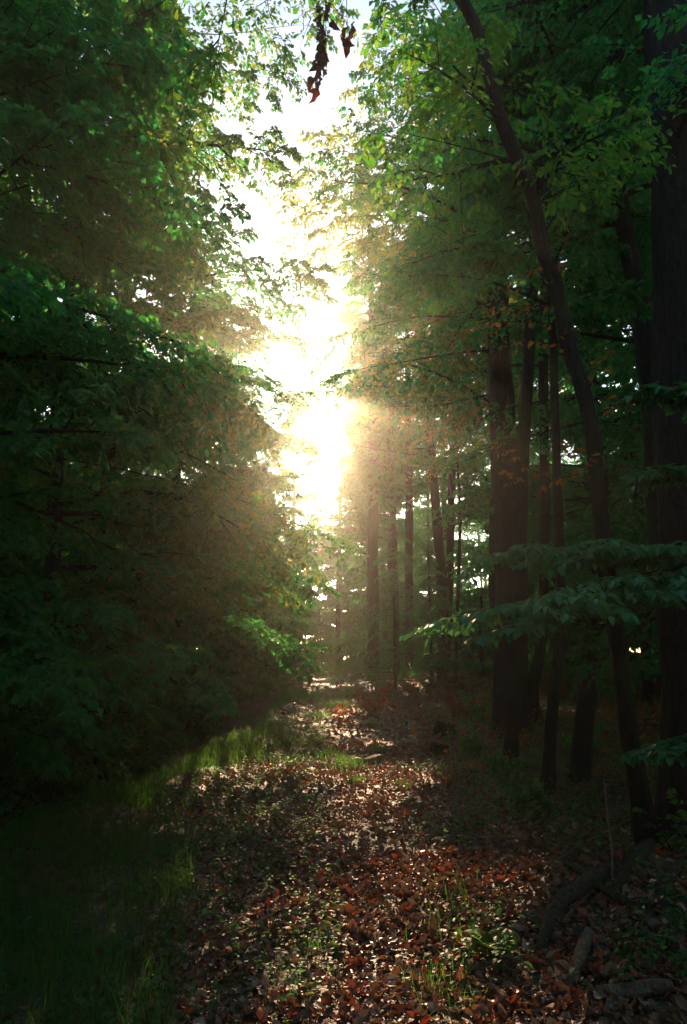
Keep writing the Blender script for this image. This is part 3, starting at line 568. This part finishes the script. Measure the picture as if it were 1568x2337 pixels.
# tufts: (photo px, py, spread m, count, height)
for (px, py, sp, n, h) in [(760, 1615, .5, 900, .3), (730, 1640, .35, 500, .25), (790, 1590, .4, 600, .35), (865, 1720, .12, 160, .28), (815, 1790, .12, 200, .16), (790, 1750, .25, 350, .2), (700, 1700, .3, 350, .2), (660, 1740, .25, 260, .18),
                           (640, 1690, .3, 300, .2), (740, 1730, .2, 260, .22), (1050, 2070, .22, 90, .2), (1010, 2150, .2, 60, .16), (1120, 2110, .16, 50, .18), (920, 1800, .15, 140, .14), (560, 1900, .3, 240, .15), (700, 2180, .16, 160, .12),
                           (620, 2250, .16, 90, .10), (1000, 2280, .16, 160, .16), (860, 2080, .1, 60, .1), (420, 1760, .5, 2200, .24), (360, 1790, .4, 1700, .22), (480, 1725, .6, 2000, .24), (300, 1820, .35, 1200, .20), (540, 1700, .6, 1300, .22), (300, 2290, .2, 24, .30),
                           (690, 1590, 1.0, 1500, .35), (640, 1610, .9, 1200, .3), (1180, 1720, .3, 120, .2)]:
    g = ground(px, py); xx = g[0] + rng.normal(0, sp * .6, n); yy = g[1] + rng.normal(0, sp * .8, n)
    gr.append(blades(xx, yy, rng.uniform(.5, 1.15, n) * h, rng, wd=.0024 if g[1] < 7 else .0034, lean=.6) + (0,))
x, y = scatter(30000, 2.4, 30, pad=1); k = ((snoise(x, y, 1.6, 6) > .3) | (x < -.2 + .3 * snoise(x, y, 1.1, 4)) & (rng.random(len(x)) < .5)) & (x > xe(y)); gr.append(blades(x[k], y[k], rng.uniform(.03, .12, k.sum()), rng) + (0,))
tag(build("grass", gr, [GRASSM], smooth=False), 'green grass on the ditch bank and in tufts along the path', 'grass', kind='stuff')
# low leafy undergrowth
def herbs(n, fx, h0, h1, size, rg):
    x, y = fx; n = len(x); nl = 7
    a = rg.uniform(0, 6.28, n); H = rg.uniform(h0, h1, n)
    c = mk(np.stack([x, y, hgt(x, y) - .01], 1), np.stack([np.cos(a) * .3, np.sin(a) * .3, np.ones(n)], 1), H, H * .05, np.full(n, .0018), rg)
    i = np.repeat(np.arange(n), nl); t = np.tile(np.linspace(.3, 1, nl), n); b = rg.uniform(0, 6.28, n * nl)
    D = np.stack([np.cos(b), np.sin(b), rg.normal(.05, .25, n * nl)], 1)
    return [tubes(c, 3, 3) + (0,), place(t_strip([0, .3, .65, 1], [.01, .26, .24, .01]), pt(c, i, t), D, UP + rg.normal(0, .3, (n * nl, 3)), size * rg.uniform(.6, 1.3, n * nl)) + (1,)]
ug = []
x, y = scatter(17000, 2.4, 20, pad=1); dn = .55 * (x > 1.1 + .1 * y) * (snoise(x, y, 1.7, 1) > 0.0) + .10 * (snoise(x, y, 2.3, 4) > .2) + .8 * (x < .1) * (snoise(x, y, 2, 9) > -.3) + .5 * (x > 1.5 + .05 * y)
k = rng.random(len(x)) < dn; ug += herbs(0, (x[k], y[k]), .04, .22, .04, rng)
xf = rng.uniform(-9, 9, 2600); yf = rng.uniform(27, 50, 2600); ug += herbs(0, (xf, yf), .3, 1.0, .11, rng)
x, y = scatter(5000, 2.4, 14, pad=1); k = (rng.random(len(x)) < .8 * np.exp(-((x - 1.75 - .05 * y) / .5) ** 2) * (snoise(x, y, 2.6, 5) > -.2)) | (rng.random(len(x)) < .5 * np.exp(-((x + .7) / .5) ** 2)); ug += herbs(0, (x[k], y[k]), .03, .14, .035, rng)
for (px, py, sx2, sy2, n, h) in [(1130, 1800, .3, .4, 90, .3), (1200, 1760, .3, .4, 90, .35), (1060, 1890, .25, .3, 60, .2), (1180, 1860, .3, .3, 70, .25), (1300, 1830, .4, .5, 80, .3), (1530, 1800, .3, .5, 120, .6), (1010, 1760, .25, .3, 40, .18), (1110, 1680, .6, .8, 120, .4), (1040, 1640, .8, 1., 120, .4),
                               (1120, 2200, .1, .12, 26, .3), (1480, 2220, .15, .15, 30, .22), (480, 2010, .3, .4, 60, .12), (600, 1860, .4, .5, 70, .14), (720, 1690, .2, .4, 30, .4), (1080, 1560, 1.5, 2, 200, .6), (980, 1600, 1., 2, 150, .5)]:
    g = ground(px, py); ug += herbs(0, (g[0] + rng.normal(0, sx2, n), g[1] + rng.normal(0, sy2, n)), h * .4, h, .045, rng)
tag(build("undergrowth", ug, [TWIG, HERBM], smooth=False), 'low leafy seedlings and brambles mostly right of the path', 'undergrowth', kind='stuff')
x, y = scatter(5200, 9, 30, pad=0); k = (x > 1.3 + .02 * y) & (snoise(x, y, .9, 3) > -.2) & (x < 9); x, y = x[k], y[k]; n_ = len(x)
a = rng.uniform(0, 6.28, n_); H = rng.uniform(.15, .55, n_); c = mk(np.stack([x, y, hgt(x, y)], 1), np.stack([np.cos(a) * .5, np.sin(a) * .5, np.ones(n_)], 1), H, H * .2, np.full(n_, .003), rng)
tag(build("dry_undergrowth", [tubes(c, 3, 3) + (0,), leaves(c, 7, rng, .07, droop=.6, njit=1.) + (1,)], [TWIG, AUTUMN], smooth=False), 'rusty dry bracken and twigs on the floor right of the path', 'undergrowth', kind='stuff')

# ferns
def fern(label, px, py, seed, size=.35, nf=6, up=.7):
    rg = np.random.default_rng(seed); g = ground(px, py)
    root = empty("fern", (g[0], g[1], float(hgt(g[0], g[1]))), label, "fern", 'ferns beside the path')
    for k_ in range(nf):
        a = 6.28 * k_ / nf + rg.uniform(-.4, .4); Lf = size * rg.uniform(.7, 1.15)
        c = mk(np.array([[g[0], g[1], float(hgt(g[0], g[1]))]]), np.array([[math.cos(a), math.sin(a), up]]), np.array([Lf]), np.array([Lf * .45]), np.array([.0025]), rg)
        m = 26; t = np.repeat(np.linspace(.18, .98, m), 2); i = np.zeros(2 * m, int); sd2 = np.tile([1., -1.], m); T = tg(c, i, t); Hh = nrm(np.cross(T, UP))
        ln = Lf * .30 * np.sin(np.clip((1.05 - t) * 1.9, 0, 1.57)) * np.clip(t * 4, 0, 1)
        v, f = place(t_strip([0, .2, .4, .6, .8, 1], [.05, .14, .10, .11, .06, .01], fold=.1, curl=.1), pt(c, i, t), Hh * sd2[:, None] + T * .35, np.cross(Hh, T) + rg.normal(0, .08, (2 * m, 3)), ln)
        build("frond", [tubes(c, 7, 4) + (0,), (v, f, 0)], [FERNM], root, smooth=False)
fern('yellow green fern lit by the sun beside grass at the middle of the path', 826, 1735, 1, .38, 7)
fern('small pale fern farther up the path where the light is brightest', 838, 1655, 2, .55, 6)
fern('green fern on the dark leaf litter right of the path middle', 935, 1835, 3, .28, 6)
fern('upright green fern near the roots in the right foreground', 1130, 2190, 4, .30, 5, up=1.6)
fern('low green fern at the right path edge left of the dark stems', 1030, 1925, 5, .26, 6)
fern('shaded low fern growing above the mossy roots', 1255, 2120, 6, .16, 5)

# small red leaved bushes at the bright end of the path
def bush(name, label, px, py, Y, H, seed, leafm, n=12, size=.09):
    rg = np.random.default_rng(seed); g = at(px, py, Y); g[2] = float(hgt(g[0], g[1]))
    root = empty(name, g, label, "bush"); a = rg.uniform(0, 6.28, n)
    c = mk(np.repeat(g[None], n, 0) + rg.normal(0, .08, (n, 3)) * [1, 1, 0], np.stack([np.cos(a) * .45, np.sin(a) * .45, np.ones(n)], 1), H * rg.uniform(.6, 1.1, n), np.full(n, H * .15), np.full(n, .008), rg)
    c1 = kids(c, 6, rg, ratio=.4, zj=.3); c1['R'][:] = .003
    build("stems", [tubes(c, 5, 4) + (0,), tubes(c1, 3, 3) + (0,)], [TWIG], root)
    build("foliage", [leaves(c1, 6, rg, size, droop=.7, njit=1.) + (0,)], [leafm], root, smooth=False)
bush("red_bush", 'rust red leaved young bush right of the light shafts', 850, 1560, 19.0, 1.05, 31, RED, 9, .10)
bush("red_bush", 'small scarlet leaved sprig catching the sun left of the rust red bush', 786, 1560, 17.0, .62, 32, RED, 3, .09)
bush("red_bush", 'low rusty bush on the floor below the leaning pair of trunks', 1055, 1600, 17, .8, 33, RED, 8, .08)
bush("green_bush", 'pale green bush against the dark floor left of the thickest trunk', 1090, 1590, 16, 1.6, 34, HERBM, 8, .09)
bush("green_bush", 'small bright green seedling bush at the foot of the thin trunk touching the thickest one', 1150, 1770, 9.3, .42, 36, HERBM, 12, .06)
bush("green_bush", 'low green bush left of the crooked slim stem, in the leaf litter', 1195, 1830, 7.6, .38, 37, HERBM, 12, .055)
bush("green_bush", 'knee high green bush behind the jagged broken stump', 1330, 1700, 10.5, .7, 38, HERBM, 12, .07)
bush("green_bush", 'spreading green bush right of the low cut stump', 1075, 1700, 11.5, .5, 39, HERBM, 14, .06)
bush("green_bush", 'leafy bush at the right edge in front of the massive black trunk', 1560, 1760, 5.2, .55, 35, HERBM, 10, .055)

# roots, sticks and logs
def stick(name, label, cat, pts, seed, mat_=None, group=None, raise_=-.012, cap=2, rough=.16, Kn=40, arc=None):
    rg = np.random.default_rng(seed); P = []
    for i, (px, py, wd) in enumerate(pts):
        g = ground(px, py); dep = float(np.dot(g - CAM, CM @ np.array([0, 0, -1.0]))); r = wd / 2 / 1550.8 * dep
        P.append([g[0], g[1], g[2] + r * .55 + raise_ + (arc[i] if arc else 0), r])
    ch, q = pole(P, rg, K=Kn, sides=10, rough=rough, cap=cap)
    o = build(name, ch, [mat_ or WOOD, WOODEND]); return tag(o, label, cat, group)
FR = 'exposed roots in the lower right'
stick("root", 'bark covered root arching down left through the leaves, lower right', 'root', [(1400, 1985, 34), (1345, 2040, 36), (1285, 2085, 31), (1250, 2140, 27), (1222, 2215, 20)], 1, ROOTBARK, FR, arc=[0, .04, .06, .04, -.02])
stick("dead_branch", 'barkless pale branch pointing to the bottom edge, lower right', 'dead branch', [(1345, 2150, 31), (1325, 2215, 30), (1298, 2262, 20), (1255, 2335, 13)], 2, WOOD, None, arc=[.03, .04, .03, .0])
stick("log", 'short pale log lying level at the bottom right corner', 'log', [(1365, 2287, 27), (1420, 2284, 30), (1480, 2276, 31), (1535, 2266, 23)], 3, WOOD, None, raise_=.02)
stick("dead_branch", 'thin dark branch arching over leaves above the mossy roots', 'dead branch', [(1290, 1990, 12), (1335, 2020, 12), (1390, 2065, 13), (1450, 2088, 11), (1520, 2090, 8)], 4, ROOTBARK, None, raise_=.06)
stick("root", 'root curving like a hook above the pale log', 'root', [(1440, 2060, 14), (1478, 2110, 16), (1482, 2180, 16), (1462, 2215, 16), (1438, 2250, 12)], 5, WOOD, FR)
stick("root", 'thick dark mossy root running up to the curved oak', 'root', [(1395, 2060, 31), (1430, 2000, 41), (1470, 1960, 47), (1500, 1930, 43)], 6, ROOTBARK, FR)
stick("root", 'blunt mossy root end at the far right under the massive trunk', 'root', [(1500, 2060, 28), (1530, 2010, 34), (1560, 1960, 39)], 7, ROOTBARK, FR)
stick("root", 'half buried mossy root between pale branch and hooked root', 'root', [(1350, 2260, 16), (1395, 2200, 23), (1430, 2150, 20)], 8, ROOTBARK, FR)
stick("dead_branch", 'stout branch stub lying in leaves right of the path, mid foreground', 'dead branch', [(1205, 1955, 20), (1240, 1930, 22), (1275, 1905, 14)], 9, WOOD, None)
stick("dead_branch", 'slim fallen stick on the sunlit litter right of the path', 'dead branch', [(990, 1862, 6), (1035, 1835, 7), (1075, 1805, 6)], 10, WOOD, None, raise_=.02)
stick("dead_branch", 'thin crossing stick above the roots in shade', 'dead branch', [(1270, 1985, 6), (1340, 1940, 6), (1410, 1900, 5), (1480, 1860, 5)], 11, WOOD, None, raise_=.05)
stick("dead_branch", 'short mossy stick right of the central path at the bottom half', 'dead branch', [(1165, 2012, 12), (1200, 2006, 13), (1235, 2004, 9)], 12, ROOTBARK, None)
stick("dead_branch", 'forked upright dead stick in front of the curved oak', 'dead branch', [(1395, 2040, 5), (1400, 1990, 4), (1392, 1940, 4), (1386, 1880, 3)], 13, WOOD, None, raise_=.0, arc=[0, .1, .25, .4])
for k_, (lab, P_) in enumerate([('thin pale twig lying across the hooked root', [(1400, 2160, 5), (1460, 2140, 6), (1540, 2180, 5)]), ('long thin dark stick from the pale branch up to the curved oak foot', [(1290, 2110, 5), (1350, 2050, 5), (1440, 1975, 4)]),
        ('pale stub poking up left of the bark covered root', [(1262, 2085, 9), (1254, 2060, 8), (1245, 2035, 6)]), ('crooked grey stick below the hooked root, above the log', [(1395, 2262, 9), (1425, 2225, 9), (1440, 2190, 7)]),
        ('short stick under the left end of the pale log', [(1385, 2335, 14), (1392, 2310, 13), (1398, 2296, 10)]), ('thin stick on the litter just left of the barkless pale branch', [(1270, 2210, 5), (1285, 2240, 5), (1296, 2275, 4)])]):
    stick("dead_branch", lab, 'dead branch', P_, 50 + k_, WOOD, None, raise_=.03)
def stump(label, px, py, Y, r, H, seed, jag=.12):
    g = at(px, py, Y); g[2] = float(hgt(g[0], g[1])) - .05; rg = np.random.default_rng(seed)
    root = empty("tree_stump", g, label, "stump")
    ch, q = pole([[g[0], g[1], g[2], r * 1.15], [g[0] + .02, g[1], g[2] + H * .5, r], [g[0] + .04, g[1], g[2] + H, r * .92]], rg, K=16, sides=16, rough=.09, flare=.2, cap=False, jag=jag)
    build("trunk", ch, [BARK], root)
    a = np.arange(16) * 2 * math.pi / 16; rr = r * .84
    v = np.stack([g[0] + .04 + rr * np.cos(a), g[1] + rr * np.sin(a), g[2] + H - .02 + rg.uniform(-.4, .4, 16) * jag], 1); v = np.vstack([v, [g[0] + .04, g[1], g[2] + H - .03]])
    build("broken_top", [(v, np.array([(i, (i + 1) % 16, 16) for i in range(16)]), 0)], [WOODEND], root, smooth=False)
stump('low cut stump with lit top at the right edge of the leaf path', 998, 1690, 12.0, .14, .22, 41, .02)
stump('tall jagged broken stump between the slim stem and the curved oak', 1318, 1760, 8.6, .11, 1.15, 42, .16)
stump('second low stump in brush left of the thickest trunk', 1010, 1640, 14.0, .2, .3, 43, .03)
bpy.data.objects["tree_stump.001"].rotation_euler = (0, .12, 0)

# ------------------------------------------------------------------ haze
hx = np.array([(x, y, z) for x in (-60., 60.) for y in (-30., 95.) for z in (float(Zg.min()) - 1.0, 31.)])
hf = np.array([(0, 1, 3, 2), (4, 6, 7, 5), (0, 4, 5, 1), (2, 3, 7, 6), (0, 2, 6, 4), (1, 5, 7, 3)])
m = bpy.data.materials.new("haze"); m.use_nodes = True; n = m.node_tree; n.nodes.clear(); out = n.nodes.new("ShaderNodeOutputMaterial")
pv = n.nodes.new("ShaderNodeVolumePrincipled"); pv.inputs['Color'].default_value = (.94, .93, .85, 1); pv.inputs['Density'].default_value = HAZE_DENSITY; pv.inputs['Anisotropy'].default_value = HAZE_G
pv.inputs['Density Attribute'].default_value = ""; n.links.new(pv.outputs[0], out.inputs['Volume'])
tag(build("haze", [(hx, hf, 0)], [m], smooth=False), 'sunlit morning haze among the trees', 'haze', kind='stuff')
